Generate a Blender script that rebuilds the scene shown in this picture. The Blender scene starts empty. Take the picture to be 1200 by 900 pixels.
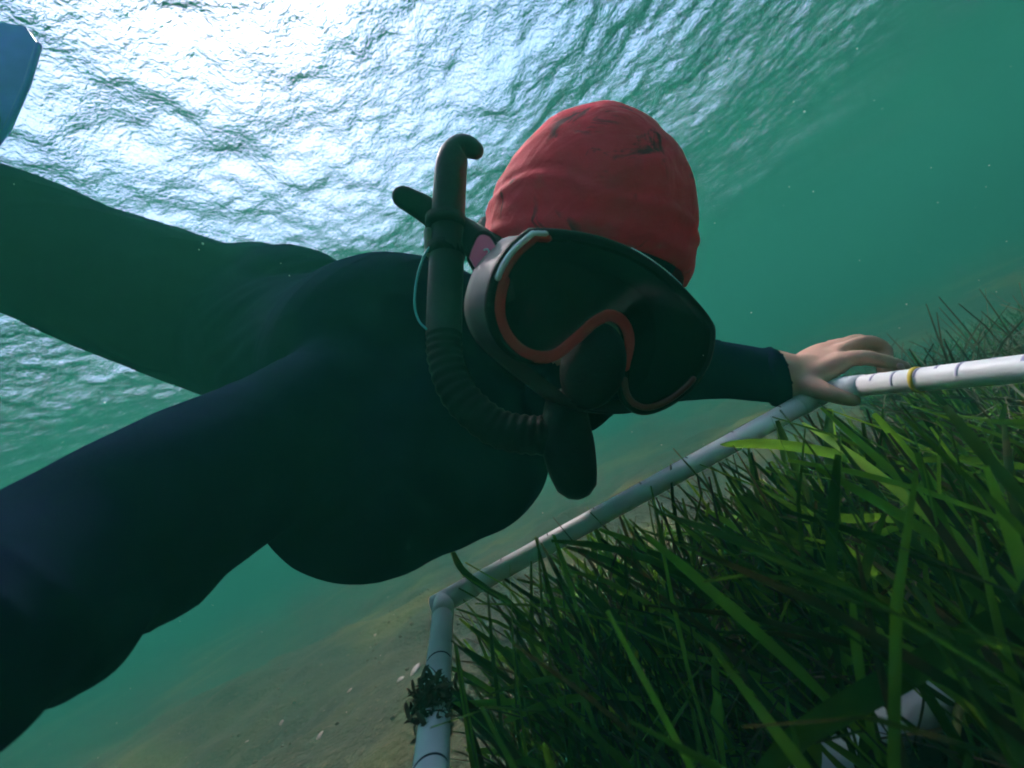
import bpy, bmesh, math, random
import numpy as np
from mathutils import Vector, Matrix, noise
from mathutils.geometry import tessellate_polygon
random.seed(7); rng = np.random.default_rng(7)
S = bpy.context.scene
COL = S.collection

# ------------------------------------------------------------------ camera
ROLL, PITCH = math.radians(26), math.radians(8)
CAM = Vector((0, 0, 0.47))
FPX = 480.0                                   # focal length in pixels of a 1200 px wide frame
FW = Vector((0, math.cos(PITCH), math.sin(PITCH)))
UP0 = Vector((0, -math.sin(PITCH), math.cos(PITCH)))
RT = math.cos(ROLL)*Vector((1, 0, 0)) - math.sin(ROLL)*UP0
UP = math.sin(ROLL)*Vector((1, 0, 0)) + math.cos(ROLL)*UP0
cd = bpy.data.cameras.new('camera')
cam = bpy.data.objects.new('camera', cd); COL.objects.link(cam)
cam.matrix_world = Matrix(((RT.x, UP.x, -FW.x, CAM.x), (RT.y, UP.y, -FW.y, CAM.y), (RT.z, UP.z, -FW.z, CAM.z), (0, 0, 0, 1)))
cd.sensor_width = 36; cd.lens = 36*FPX/1200
cd.clip_start = 0.01; cd.clip_end = 300
cd.dof.use_dof = True; cd.dof.focus_distance = 0.42; cd.dof.aperture_fstop = 6.3
S.camera = cam

# ------------------------------------------------------------------ light
SUN_EL, SUN_AZ = math.radians(56), math.radians(-14)      # azimuth from +Y, towards -X
sdir = Vector((math.sin(SUN_AZ)*math.cos(SUN_EL), math.cos(SUN_AZ)*math.cos(SUN_EL), math.sin(SUN_EL)))
W = bpy.data.worlds.new('World'); S.world = W; W.use_nodes = True
wn = W.node_tree.nodes; wl = W.node_tree.links
sky = wn.new('ShaderNodeTexSky'); sky.sky_type = 'NISHITA'; sky.sun_disc = False
sky.sun_elevation = SUN_EL; sky.sun_rotation = SUN_AZ
sky.air_density = 1.0; sky.dust_density = 0.5; sky.ozone_density = 1.0
wl.new(sky.outputs[0], wn['Background'].inputs[0]); wn['Background'].inputs[1].default_value = 0.15
sl = bpy.data.lights.new('sun', 'SUN'); sl.energy = 5.0; sl.angle = math.radians(2.0); sl.color = (1, .96, .88)
sun = bpy.data.objects.new('sun', sl); COL.objects.link(sun)
sun.rotation_euler = (-sdir).to_track_quat('-Z', 'Y').to_euler(); sun.location = (0, 0, 6)
S.view_settings.view_transform = 'Standard'; S.view_settings.look = 'None'
S.view_settings.gamma = 1; S.view_settings.use_curve_mapping = False
S.view_settings.exposure = 1.9
S.cycles.volume_bounces = 1
S.cycles.max_bounces = 8
S.cycles.filter_width = 1.9
S.cycles.sample_clamp_indirect = 6

# ------------------------------------------------------------------ helpers
def C2W(x, y, z): return CAM + RT*float(x) + UP*float(y) + FW*float(z)
def P(px, py, d):                              # photo pixel and distance along the view axis
    return C2W((px-600)/FPX*d, (450-py)/FPX*d, d)
def cvec(x, y, z): return RT*x + UP*y + FW*z

def mat(name):
    m = bpy.data.materials.new(name); m.use_nodes = True
    return m, m.node_tree.nodes, m.node_tree.links, m.node_tree.nodes['Principled BSDF']
def ramp(n, pts):
    r = n.new('ShaderNodeValToRGB'); e = r.color_ramp.elements
    e[0].position, e[0].color = pts[0][0], (*pts[0][1], 1)
    e[1].position, e[1].color = pts[-1][0], (*pts[-1][1], 1)
    for p, c in pts[1:-1]:
        k = e.new(p); k.color = (*c, 1)
    return r
def noisy(name, c1, c2, scale=20, rough=.6, bump=.0, bscale=200, spec=.5, detail=5, coat=0, sheen=0, lo=.35, hi=.65, bdist=.002):
    m, n, l, b = mat(name)
    tc = n.new('ShaderNodeTexCoord')
    t = n.new('ShaderNodeTexNoise'); t.inputs['Scale'].default_value = scale; t.inputs['Detail'].default_value = detail
    l.new(tc.outputs['Object'], t.inputs['Vector'])
    r = ramp(n, [(lo, c1), (hi, c2)]); l.new(t.outputs[0], r.inputs[0]); l.new(r.outputs[0], b.inputs['Base Color'])
    b.inputs['Roughness'].default_value = rough; b.inputs['Specular IOR Level'].default_value = spec
    b.inputs['Coat Weight'].default_value = coat; b.inputs['Sheen Weight'].default_value = sheen
    if bump:
        t2 = n.new('ShaderNodeTexNoise'); t2.inputs['Scale'].default_value = bscale; t2.inputs['Detail'].default_value = 4
        l.new(tc.outputs['Object'], t2.inputs['Vector'])
        bp = n.new('ShaderNodeBump'); bp.inputs['Strength'].default_value = bump; bp.inputs['Distance'].default_value = bdist
        l.new(t2.outputs[0], bp.inputs['Height']); l.new(bp.outputs[0], b.inputs['Normal'])
    return m

def link(name, me, m=None, parent=None, smooth=True):
    o = bpy.data.objects.new(name, me); COL.objects.link(o)
    if m: me.materials.append(m)
    if smooth and len(me.polygons): me.polygons.foreach_set('use_smooth', [True]*len(me.polygons))
    if parent: o.parent = parent; o.matrix_parent_inverse = Matrix.Translation(-parent.location)
    return o
def pyd(name, v, f, m=None, parent=None, smooth=True):
    me = bpy.data.meshes.new(name); me.from_pydata([tuple(a) for a in v], [], f); me.update()
    return link(name, me, m, parent, smooth)
def bmo(name, bm, m=None, parent=None, smooth=True):
    me = bpy.data.meshes.new(name); bmesh.ops.recalc_face_normals(bm, faces=bm.faces); bm.to_mesh(me); bm.free()
    return link(name, me, m, parent, smooth)
def tag(o, label=None, cat=None, group=None, kind=None):
    if label: o['label'] = label
    if cat: o['category'] = cat
    if group: o['group'] = group
    if kind: o['kind'] = kind
    return o
def empty(name, loc):
    o = bpy.data.objects.new(name, None); o.location = loc; o.empty_display_size = .05; COL.objects.link(o); return o

def spline(pts, n):                            # Catmull-Rom through tuples
    p = [np.array(a, float) for a in pts]; p = [2*p[0]-p[1]] + p + [2*p[-1]-p[-2]]
    out = []
    segs = len(p)-3
    for i in range(segs):
        a, b, c, d = p[i:i+4]
        for t in np.linspace(0, 1, n, endpoint=(i == segs-1)):
            out.append(.5*((2*b)+(c-a)*t+(2*a-5*b+4*c-d)*t*t+(3*b-a-3*c+d)*t**3))
    return out
def tube_bm(bm, pts, rad, seg=14, closed=False, cap=True, flat=None):
    """sweep a circle (or ellipse flat=(k, dir)) along world points"""
    pts = [Vector(p) for p in pts]; N = len(pts)
    rad = [float(r) for r in rad] if hasattr(rad, '__len__') else [float(rad)]*N
    T = []
    for i in range(N):
        a = pts[(i-1) % N] if (closed or i > 0) else pts[i]
        b = pts[(i+1) % N] if (closed or i < N-1) else pts[i]
        T.append((b-a).normalized())
    ref = Vector(flat[1]).normalized() if flat else (Vector((0, 0, 1)) if abs(T[0].z) < .9 else Vector((1, 0, 0)))
    nrm = (ref - T[0]*ref.dot(T[0])).normalized()
    rings = []
    for i in range(N):
        src = ref if flat else nrm
        nrm = (src - T[i]*src.dot(T[i])).normalized()
        bn = T[i].cross(nrm)
        k = flat[0] if flat else 1
        rings.append([bm.verts.new(pts[i] + rad[i]*(math.cos(2*math.pi*j/seg)*nrm*k + math.sin(2*math.pi*j/seg)*bn)) for j in range(seg)])
    for i in range(N if closed else N-1):
        A, B = rings[i], rings[(i+1) % N]
        for j in range(seg): bm.faces.new((A[j], A[(j+1) % seg], B[(j+1) % seg], B[j]))
    if cap and not closed:
        bm.faces.new(rings[0]); bm.faces.new(list(reversed(rings[-1])))
    return rings
def tube(name, pts, rad, m, parent=None, seg=14, closed=False, flat=None, round_end=False):
    bm = bmesh.new()
    pts = [Vector(p) for p in pts]
    if round_end:
        N = len(pts); rr = [float(r) for r in rad] if hasattr(rad, '__len__') else [rad]*N
        d0 = (pts[0]-pts[1]).normalized(); d1 = (pts[-1]-pts[-2]).normalized(); r0, r1 = rr[0], rr[-1]
        h = [(.5, .866), (.866, .5), (.985, .17)]
        pts = [pts[0]+d0*r0*a for a, b in reversed(h)] + pts + [pts[-1]+d1*r1*a for a, b in h]
        rad = [r0*b for a, b in reversed(h)] + rr + [r1*b for a, b in h]
    tube_bm(bm, pts, rad, seg, closed, True, flat)
    return bmo(name, bm, m, parent)
_ICO = {}
def unit_ico(sub):
    if sub not in _ICO:
        b = bmesh.new(); bmesh.ops.create_icosphere(b, subdivisions=sub, radius=1); b.verts.ensure_lookup_table()
        _ICO[sub] = (np.array([v.co[:] for v in b.verts]), np.array([[v.index for v in f.verts] for f in b.faces])); b.free()
    return _ICO[sub]
class Geo:                                     # gathers many small closed shapes cheaply
    def __init__(self): self.v = []; self.f = []; self.n = 0
    def add(self, v, f): self.v.append(v); self.f.append(f+self.n); self.n += len(v)
    def verts(self): return np.concatenate(self.v)
    def mesh(self, name, co=None):
        v = self.verts() if co is None else co; f = np.concatenate(self.f); me = bpy.data.meshes.new(name)
        me.vertices.add(len(v)); me.vertices.foreach_set('co', np.ascontiguousarray(v, dtype=np.float32).ravel())
        me.loops.add(f.size); me.loops.foreach_set('vertex_index', f.ravel().astype(np.int32))
        me.polygons.add(len(f)); me.polygons.foreach_set('loop_start', np.arange(0, f.size, f.shape[1], dtype=np.int32))
        me.update(calc_edges=True); return me
def ico(g, c, r, sub=3, axes=None):
    u, f = unit_ico(sub); r = (r, r, r) if not hasattr(r, '__len__') else r
    ax = np.array(axes or (RT, UP, FW)); g.add(np.array(c)+(u*np.array(r))@ax, f)

# ------------------------------------------------------------------ materials
def sand_mat():
    m, n, l, b = mat('sand_silt')
    tc = n.new('ShaderNodeTexCoord')
    t = n.new('ShaderNodeTexNoise'); t.inputs['Scale'].default_value = 4; t.inputs['Detail'].default_value = 10; t.inputs['Roughness'].default_value = .65
    l.new(tc.outputs['Object'], t.inputs['Vector'])
    r = ramp(n, [(.33, (.010, .014, .003)), (.5, (.022, .028, .006)), (.70, (.052, .054, .014))]); l.new(t.outputs[0], r.inputs[0])
    v = n.new('ShaderNodeTexNoise'); v.inputs['Scale'].default_value = 60; v.inputs['Detail'].default_value = 4
    l.new(tc.outputs['Object'], v.inputs['Vector'])
    r2 = ramp(n, [(.6, (0, 0, 0)), (.72, (1, 1, 1))]); l.new(v.outputs[0], r2.inputs[0])
    mx = n.new('ShaderNodeMix'); mx.data_type = 'RGBA'; l.new(r2.outputs[0], mx.inputs[0]); l.new(r.outputs[0], mx.inputs[6]); mx.inputs[7].default_value = (.085, .08, .03, 1)
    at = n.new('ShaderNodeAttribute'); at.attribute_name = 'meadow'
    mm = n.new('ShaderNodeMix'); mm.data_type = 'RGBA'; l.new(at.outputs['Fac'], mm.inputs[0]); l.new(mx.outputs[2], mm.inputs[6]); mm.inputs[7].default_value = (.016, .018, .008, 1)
    yl = n.new('ShaderNodeTexNoise'); yl.inputs['Scale'].default_value = 1.1; yl.inputs['Detail'].default_value = 3; l.new(tc.outputs['Object'], yl.inputs['Vector'])
    ry = ramp(n, [(.52, (0, 0, 0)), (.66, (.8, .8, .8))]); l.new(yl.outputs[0], ry.inputs[0])
    my = n.new('ShaderNodeMix'); my.data_type = 'RGBA'; l.new(ry.outputs[0], my.inputs[0]); l.new(mm.outputs[2], my.inputs[6]); my.inputs[7].default_value = (.13, .13, .018, 1)
    l.new(my.outputs[2], b.inputs['Base Color']); b.inputs['Roughness'].default_value = .9
    bp = n.new('ShaderNodeBump'); bp.inputs['Strength'].default_value = .8; bp.inputs['Distance'].default_value = .02
    l.new(v.outputs[0], bp.inputs['Height']); l.new(bp.outputs[0], b.inputs['Normal'])
    return m
def leaf_mat(name, c1, c2, c3):
    m, n, l, b = mat(name)
    g = n.new('ShaderNodeNewGeometry'); tc = n.new('ShaderNodeTexCoord')
    t = n.new('ShaderNodeTexNoise'); t.inputs['Scale'].default_value = 25; t.inputs['Detail'].default_value = 3
    l.new(tc.outputs['Object'], t.inputs['Vector'])
    a = n.new('ShaderNodeMath'); a.operation = 'ADD'; l.new(g.outputs['Random Per Island'], a.inputs[0]); l.new(t.outputs[0], a.inputs[1])
    h = n.new('ShaderNodeMath'); h.operation = 'MULTIPLY'; h.inputs[1].default_value = .5; l.new(a.outputs[0], h.inputs[0])
    r = ramp(n, [(.2, c1), (.28, (.07, .055, .015)), (.34, c1), (.55, c2), (.8, c3)]); l.new(h.outputs[0], r.inputs[0])
    l.new(r.outputs[0], b.inputs['Base Color']); b.inputs['Roughness'].default_value = .5; b.inputs['Specular IOR Level'].default_value = .15
    tr = n.new('ShaderNodeBsdfTranslucent'); l.new(r.outputs[0], tr.inputs[0])
    mx = n.new('ShaderNodeMixShader'); mx.inputs[0].default_value = .5
    l.new(b.outputs[0], mx.inputs[1]); l.new(tr.outputs[0], mx.inputs[2]); l.new(mx.outputs[0], n['Material Output'].inputs[0])
    return m
def water_mat():
    m, n, l, b = mat('water_surface'); n.remove(b)
    tc = n.new('ShaderNodeTexCoord')
    t = n.new('ShaderNodeTexNoise'); t.inputs['Scale'].default_value = 60; t.inputs['Detail'].default_value = 3; t.inputs['Distortion'].default_value = .6
    l.new(tc.outputs['Object'], t.inputs['Vector'])
    bp = n.new('ShaderNodeBump'); bp.inputs['Strength'].default_value = .7; bp.inputs['Distance'].default_value = .015
    l.new(t.outputs[0], bp.inputs['Height'])
    fr = n.new('ShaderNodeFresnel'); fr.inputs[0].default_value = 1.29; l.new(bp.outputs[0], fr.inputs[1])
    gl = n.new('ShaderNodeBsdfGlossy'); gl.inputs['Roughness'].default_value = .012; l.new(bp.outputs[0], gl.inputs['Normal'])
    rf = n.new('ShaderNodeBsdfRefraction'); rf.inputs['IOR'].default_value = 1.29; rf.inputs['Roughness'].default_value = .06; l.new(bp.outputs[0], rf.inputs['Normal'])
    tp = n.new('ShaderNodeBsdfTransparent')
    m1 = n.new('ShaderNodeMixShader'); m1.inputs[0].default_value = .835; l.new(tp.outputs[0], m1.inputs[1]); l.new(rf.outputs[0], m1.inputs[2])
    m2 = n.new('ShaderNodeMixShader'); l.new(fr.outputs[0], m2.inputs[0]); l.new(m1.outputs[0], m2.inputs[1]); l.new(gl.outputs[0], m2.inputs[2])
    l.new(m2.outputs[0], n['Material Output'].inputs[0])
    return m
def scarf_mat():
    m, n, l, b = mat('red_cloth')
    tc = n.new('ShaderNodeTexCoord')
    mp = n.new('ShaderNodeMapping'); mp.inputs['Scale'].default_value = (22, 70, 22); mp.inputs['Rotation'].default_value = (0, .3, .2)
    l.new(tc.outputs['Object'], mp.inputs[0])
    t = n.new('ShaderNodeTexNoise'); t.inputs['Scale'].default_value = 1; t.inputs['Detail'].default_value = 5; t.inputs['Roughness'].default_value = .6; t.inputs['Distortion'].default_value = 1.2
    l.new(mp.outputs[0], t.inputs['Vector'])
    big = n.new('ShaderNodeTexNoise'); big.inputs['Scale'].default_value = 11; big.inputs['Detail'].default_value = 1
    l.new(tc.outputs['Object'], big.inputs['Vector'])
    gate = ramp(n, [(.44, (0, 0, 0)), (.52, (1, 1, 1))]); l.new(big.outputs[0], gate.inputs[0])
    ink = ramp(n, [(.55, (0, 0, 0)), (.62, (1, 1, 1))]); l.new(t.outputs[0], ink.inputs[0])
    mu = n.new('ShaderNodeMath'); mu.operation = 'MULTIPLY'; l.new(gate.outputs[0], mu.inputs[0]); l.new(ink.outputs[0], mu.inputs[1])
    m8 = n.new('ShaderNodeMath'); m8.operation = 'MULTIPLY'; m8.inputs[1].default_value = .85; l.new(mu.outputs[0], m8.inputs[0])
    f = n.new('ShaderNodeTexNoise'); f.inputs['Scale'].default_value = 30; f.inputs['Detail'].default_value = 4
    l.new(tc.outputs['Object'], f.inputs['Vector'])
    rc = ramp(n, [(.3, (.88, .010, .040)), (.7, (.98, .020, .065))]); l.new(f.outputs[0], rc.inputs[0])
    mx = n.new('ShaderNodeMix'); mx.data_type = 'RGBA'; l.new(m8.outputs[0], mx.inputs[0]); l.new(rc.outputs[0], mx.inputs[6]); mx.inputs[7].default_value = (.05, .01, .02, 1)
    l.new(mx.outputs[2], b.inputs['Base Color']); b.inputs['Roughness'].default_value = .75; b.inputs['Specular IOR Level'].default_value = .2
    w = n.new('ShaderNodeTexNoise'); w.inputs['Scale'].default_value = 900; l.new(tc.outputs['Object'], w.inputs['Vector'])
    wm = n.new('ShaderNodeMapping'); wm.inputs['Scale'].default_value = (9, 60, 30); wm.inputs['Rotation'].default_value = (.2, .1, -.35); l.new(tc.outputs['Object'], wm.inputs[0])
    wk = n.new('ShaderNodeTexNoise'); wk.inputs['Scale'].default_value = 1; wk.inputs['Detail'].default_value = 3; wk.inputs['Distortion'].default_value = .8; l.new(wm.outputs[0], wk.inputs['Vector'])
    bw = n.new('ShaderNodeBump'); bw.inputs['Strength'].default_value = .55; bw.inputs['Distance'].default_value = .006; l.new(wk.outputs[0], bw.inputs['Height'])
    ad = n.new('ShaderNodeMath'); ad.operation = 'MULTIPLY_ADD'; ad.inputs[1].default_value = 6; l.new(f.outputs[0], ad.inputs[0]); l.new(w.outputs[0], ad.inputs[2])
    bp = n.new('ShaderNodeBump'); bp.inputs['Strength'].default_value = .5; bp.inputs['Distance'].default_value = .0006; l.new(bw.outputs[0], bp.inputs['Normal'])
    l.new(ad.outputs[0], bp.inputs['Height']); l.new(bp.outputs[0], b.inputs['Normal'])
    return m
def glass_mat():
    m, n, l, b = mat('mask_glass'); n.remove(b)
    fr = n.new('ShaderNodeFresnel'); fr.inputs[0].default_value = 1.25
    tp = n.new('ShaderNodeBsdfTransparent'); tp.inputs[0].default_value = (.13, .14, .14, 1)
    gl = n.new('ShaderNodeBsdfGlossy'); gl.inputs['Roughness'].default_value = .08
    mx = n.new('ShaderNodeMixShader'); l.new(fr.outputs[0], mx.inputs[0]); l.new(tp.outputs[0], mx.inputs[1]); l.new(gl.outputs[0], mx.inputs[2])
    l.new(mx.outputs[0], n['Material Output'].inputs[0])
    return m
M_sand = sand_mat(); M_water = water_mat()
M_leaf = leaf_mat('seagrass_leaf', (.016, .045, .004), (.045, .13, .009), (.15, .32, .02))
M_leafb = leaf_mat('seagrass_leaf_bright', (.08, .22, .015), (.16, .36, .025), (.28, .48, .05))
M_alga = noisy('dark_alga', (.025, .022, .008), (.07, .06, .018), 30, .8)
M_suit = noisy('navy_neoprene', (.003, .005, .015), (.005, .008, .024), 14, .9, .35, 900, .0, bdist=.0006)
sb = M_suit.node_tree.nodes['Principled BSDF']; sb.inputs['Sheen Weight'].default_value = .015; sb.inputs['Sheen Roughness'].default_value = .45; sb.inputs['Sheen Tint'].default_value = (.3, .5, 1, 1)
M_skin = noisy('skin', (.50, .27, .19), (.60, .35, .25), 35, .55, .3, 400, .4, bdist=.0008)
M_scarf = scarf_mat(); M_glass = glass_mat()
M_black = noisy('black_rubber', (.003, .003, .004), (.006, .006, .007), 40, .6, .2, 300, .1)
M_snork = noisy('grey_black_plastic', (.008, .010, .013), (.015, .018, .022), 30, .5, .15, 250, .25)
M_red = noisy('red_plastic', (.36, .005, .008), (.46, .008, .011), 30, .45)
M_white = noisy('white_trim_highlight', (.62, .66, .68), (.75, .78, .8), 30, .4)
M_skirt = noisy('grey_silicone', (.045, .040, .038), (.075, .068, .064), 25, .5)
M_pink = noisy('pink_plastic', (.92, .08, .22), (.96, .11, .27), 40, .35)
M_cord = noisy('turquoise_cord', (.05, .38, .42), (.08, .46, .5), 60, .6)
M_pvc = noisy('white_pvc', (.66, .68, .65), (.88, .89, .86), 9, .42, .15, 120, .5, detail=8, lo=.3, hi=.55)
M_mark = noisy('violet_marker', (.34, .32, .48), (.48, .45, .58), 80, .7)
M_tick = noisy('dark_marker', (.01, .01, .02), (.03, .03, .05), 80, .7)
M_band = noisy('yellow_rubber', (.60, .42, .02), (.72, .52, .04), 60, .5)
M_shell = noisy('shell', (.30, .28, .22), (.55, .52, .44), 40, .5, .4, 120)
M_fin = noisy('blue_rubber', (.05, .05, .62), (.10, .09, .90), 10, .4)
M_eye = noisy('eye_white', (.6, .58, .55), (.7, .68, .66), 20, .2)
M_iris = noisy('eye_brown', (.03, .015, .008), (.06, .03, .015), 20, .2)

# ------------------------------------------------------------------ seabed and water
WATER_Z = CAM.z + 1.42
A_, B_ = P(520, 705, .51), P(985, 462, .51)      # two corners of the quadrat
ab0 = (B_-A_).normalized()
def graded(c, half, step, far):
    n = int(half/step); a = np.arange(-n, n+1)*step
    o = [a[-1]]; s = step
    while o[-1] < far: s *= 1.35; o.append(o[-1]+s)
    o = np.array(o[1:]); return np.concatenate([-o[::-1], a, o]) + c
def grid_obj(name, xs, ys, zf, m):
    X, Y = np.meshgrid(xs, ys, indexing='xy'); Z = zf(X, Y)
    v = np.stack([X.ravel(), Y.ravel(), Z.ravel()], 1); nx, ny = len(xs), len(ys)
    i = (np.arange(ny-1)[:, None]*nx + np.arange(nx-1)[None]).ravel()
    f = np.stack([i, i+1, i+nx+1, i+nx], 1)
    me = bpy.data.meshes.new(name); me.vertices.add(len(v)); me.vertices.foreach_set('co', v.ravel())
    me.loops.add(f.size); me.loops.foreach_set('vertex_index', f.ravel().astype(np.int32))
    me.polygons.add(len(f)); me.polygons.foreach_set('loop_start', np.arange(0, f.size, 4, dtype=np.int32))
    me.update(calc_edges=True); me.validate()
    return link(name, me, m)
def waves(seed, specs):
    r = np.random.default_rng(seed); out = []
    for lam, amp, n, d0, ds in specs:
        for _ in range(n):
            L = lam*r.uniform(.7, 1.4); th = d0 + r.normal(0, ds); k = 2*math.pi/L
            out.append((k*math.cos(th), k*math.sin(th), r.uniform(0, 6.28), amp*L/lam/math.sqrt(n), L))
    return out
def smoothstep(a, b, x):
    t = np.clip((x-a)/(b-a), 0, 1); return t*t*(3-2*t)
bedw = waves(3, [(2.2, .05, 6, 0, 3), (.5, .018, 10, 0, 3), (.16, .006, 14, 0, 3)])
def bed_z(X, Y):
    X = np.asarray(X, float); Y = np.asarray(Y, float); Z = np.zeros_like(X)
    R = np.hypot(X, Y-1)
    for kx, ky, ph, a, L in bedw: Z = Z + a*np.sin(kx*X+ky*Y+ph)*np.where(R > 3+L*6, 0, 1)
    q = np.array((-ab0.y, ab0.x)); d1 = (X-A_.x)*q[0]+(Y-A_.y)*q[1]; dx = (X-A_.x)*ab0.x+(Y-A_.y)*ab0.y
    Z = Z + (.12-.10*smoothstep(.7, 1.5, np.hypot(X, Y)))*smoothstep(-.12, .15, dx)*smoothstep(.32, .0, d1-np.clip(dx-.72, 0, 9)*1.5)        # the meadow stands on a low bank
    Z = Z - .22*smoothstep(1.2, 5.0, np.hypot(X, Y))         # the bottom falls away from the bank
    return Z
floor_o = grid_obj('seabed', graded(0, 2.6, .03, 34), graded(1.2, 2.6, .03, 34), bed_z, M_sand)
tag(floor_o, 'silty brown sand seabed', kind='structure')
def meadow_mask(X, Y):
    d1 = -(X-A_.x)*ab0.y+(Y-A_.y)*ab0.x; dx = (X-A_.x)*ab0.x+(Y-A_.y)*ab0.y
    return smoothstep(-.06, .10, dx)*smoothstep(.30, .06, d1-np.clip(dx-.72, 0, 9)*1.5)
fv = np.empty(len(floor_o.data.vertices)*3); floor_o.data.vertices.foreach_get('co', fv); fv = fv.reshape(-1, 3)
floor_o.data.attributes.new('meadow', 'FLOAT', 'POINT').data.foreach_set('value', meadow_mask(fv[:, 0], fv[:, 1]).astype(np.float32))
surfw = waves(11, [(2.6, .035, 5, 1.0, .5), (.9, .017, 8, 1.0, .7), (.36, .0085, 14, 1.0, .9), (.13, .0046, 26, 1.0, 1.0), (.06, .0019, 34, 1.0, 1.1)])
def surf_z(X, Y):
    Z = np.full_like(X, WATER_Z); R = np.maximum(np.abs(X+.2), np.abs(Y-1.5))
    for kx, ky, ph, a, L in surfw: Z = Z + a*np.sin(kx*X+ky*Y+ph + .5*np.sin(.7*kx*Y-.6*ky*X))*np.clip(1-(R-3.3-3*L)/2, 0, 1)
    return Z
water_o = grid_obj('water_surface', graded(-.2, 3.4, .013, 34), graded(1.5, 3.4, .013, 34), surf_z, M_water)
tag(water_o, 'rippled sea surface seen from below', kind='structure')

# ------------------------------------------------------------------ person: one continuous body
def body_shapes():
    bm = Geo()
    def chain(pts, n=8, sub=3):                 # (px, py, depth, radius)
        for q in spline([(*P(a, b, d), r) for a, b, d, r in pts], n): ico(bm, q[:3], max(q[3], .004), sub)
    def blob(px, py, d, r, sub=3): ico(bm, P(px, py, d), r, sub)
    # head, face, neck
    blob(690, 275, .437, (.094, .104, .094), 4)
    blob(688, 390, .405, (.066, .085, .062), 4)
    blob(668, 455, .405, (.045, .045, .05)); blob(702, 400, .338, (.013, .022, .014), 2)
    chain([(650, 400, .45, .055), (590, 420, .49, .06), (520, 430, .53, .075)], 6)
    # torso
    chain([(560, 430, .56, .10), (470, 428, .54, .142), (410, 430, .62, .135), (340, 412, .72, .132), (275, 382, .80, .14), (235, 372, .82, .135)], 9, 4)
    blob(437, 548, .45, .118, 4); blob(548, 528, .455, .092, 4); blob(500, 520, .47, .12, 4)
    blob(310, 358, .80, (.13, .118, .12), 4); blob(350, 372, .78, .132, 4)
    # right arm, reaching to the camera
    chain([(455, 455, .47, .085), (390, 490, .41, .074), (320, 527, .355, .0645), (215, 584, .285, .0605), (100, 657, .235, .0555), (0, 722, .19, .0490), (-130, 800, .145, .040)], 10, 4)
    chain([(-130, 800, .145, .036), (-330, 790, .10, .030)], 5)
    h = P(-330, 790, .10)
    # left arm, reaching to the frame
    chain([(560, 430, .56, .085), (650, 425, .63, .072), (735, 432, .64, .055), (800, 432, .60, .047), (850, 434, .57, .040), (895, 440, .545, .0365), (912, 443, .537, .035)], 9)
    return bm, h
def hand_chain(bm, pts, sub=2, n=7):
    for q in spline([(*P(a, b, d), r) for a, b, d, r in pts], n): ico(bm, q[:3], q[3], sub)
bm, h_r = body_shapes()
# left hand: wrist, palm, four fingers and a thumb closing on the pipe
hand_chain(bm, [(905, 442, .54, .027), (925, 440, .533, .025), (940, 436, .527, .024)], 3)
for off in np.linspace(0, 1, 5):                 # palm: from index side (near, low) to little finger side (far, high)
    hand_chain(bm, [(932+6*off, 446-14*off, .522+.02*off, .019), (955+4*off, 438-20*off, .512+.028*off, .017), (980+3*off, 428-19*off, .503+.036*off, .013)], 3, 6)
hand_chain(bm, [(980, 423, .503, .0112), (1010, 419, .487, .0098), (1038, 424, .480, .0086), (1059, 430, .476, .0074)])       # index along the pipe
hand_chain(bm, [(982, 413, .518, .0112), (1014, 401, .516, .0096), (1036, 410, .514, .0088), (1036, 434, .506, .008)])       # middle
hand_chain(bm, [(980, 408, .535, .0105), (1004, 399, .542, .0092), (1022, 406, .543, .0085), (1024, 424, .536, .0075)])      # ring
hand_chain(bm, [(974, 406, .552, .0098), (992, 402, .562, .0083), (1006, 408, .563, .0076), (1008, 424, .556, .0065)])      # little
hand_chain(bm, [(935, 447, .520, .016), (956, 455, .494, .0125), (980, 464, .477, .0100), (1000, 469, .473, .0080)])        # thumb
# right hand, round the camera outside the frame
for k in range(4):
    o = UP*(.022*(1.5-k))
    pts = [h_r+o, h_r+o+RT*.03+FW*.055, h_r+o+RT*.075+FW*.06, h_r+o+RT*.10+FW*.04]
    pts = [h_r+o, h_r+o-FW*.06+RT*.005, h_r+o-FW*.10+RT*.02, h_r+o-FW*.115+RT*.05]
    for q in spline([(*p, r) for p, r in zip(pts, (.018, .0125, .0105, .0085))], 7): ico(bm, q[:3], q[3], 2)
for q in spline([(*(h_r-UP*.03), .015), (*(h_r-UP*.05-FW*.03+RT*.02), .012), (*(h_r-UP*.05-FW*.06+RT*.05), .009)], 7): ico(bm, q[:3], q[3], 2)
# legs
def leg(pts):
    for q in spline([(*C2W(a, b, c), r) for a, b, c, r in pts], 10): ico(bm, q[:3], q[3], 3)
leg([(-.52, .105, .80, .145), (-.60, .142, .74, .133), (-.685, .178, .68, .117), (-.775, .229, .62, .103), (-.90, .285, .55, .076), (-1.0, .37, .64, .062), (-1.09, .44, .75, .044), (-1.12, .47, .80, .036), (-1.115, .50, .835, .033), (-1.09, .56, .85, .022)])
leg([(-.48, .14, .92, .12), (-.62, .20, .92, .10), (-.78, .27, .90, .085), (-.95, .33, .86, .064), (-1.12, .35, .87, .056), (-1.28, .36, .89, .042), (-1.38, .36, .90, .034), (-1.43, .39, .93, .03), (-1.50, .42, .96, .02)])
tmp = bm.mesh('tmp')
to = bpy.data.objects.new('tmp', tmp); COL.objects.link(to)
rm = to.modifiers.new('r', 'REMESH'); rm.mode = 'VOXEL'; rm.voxel_size = .0036
dg = bpy.context.evaluated_depsgraph_get()
body_me = bpy.data.meshes.new_from_object(to.evaluated_get(dg)); body_me.name = 'person'
bpy.data.objects.remove(to); bpy.data.meshes.remove(tmp)
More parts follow.
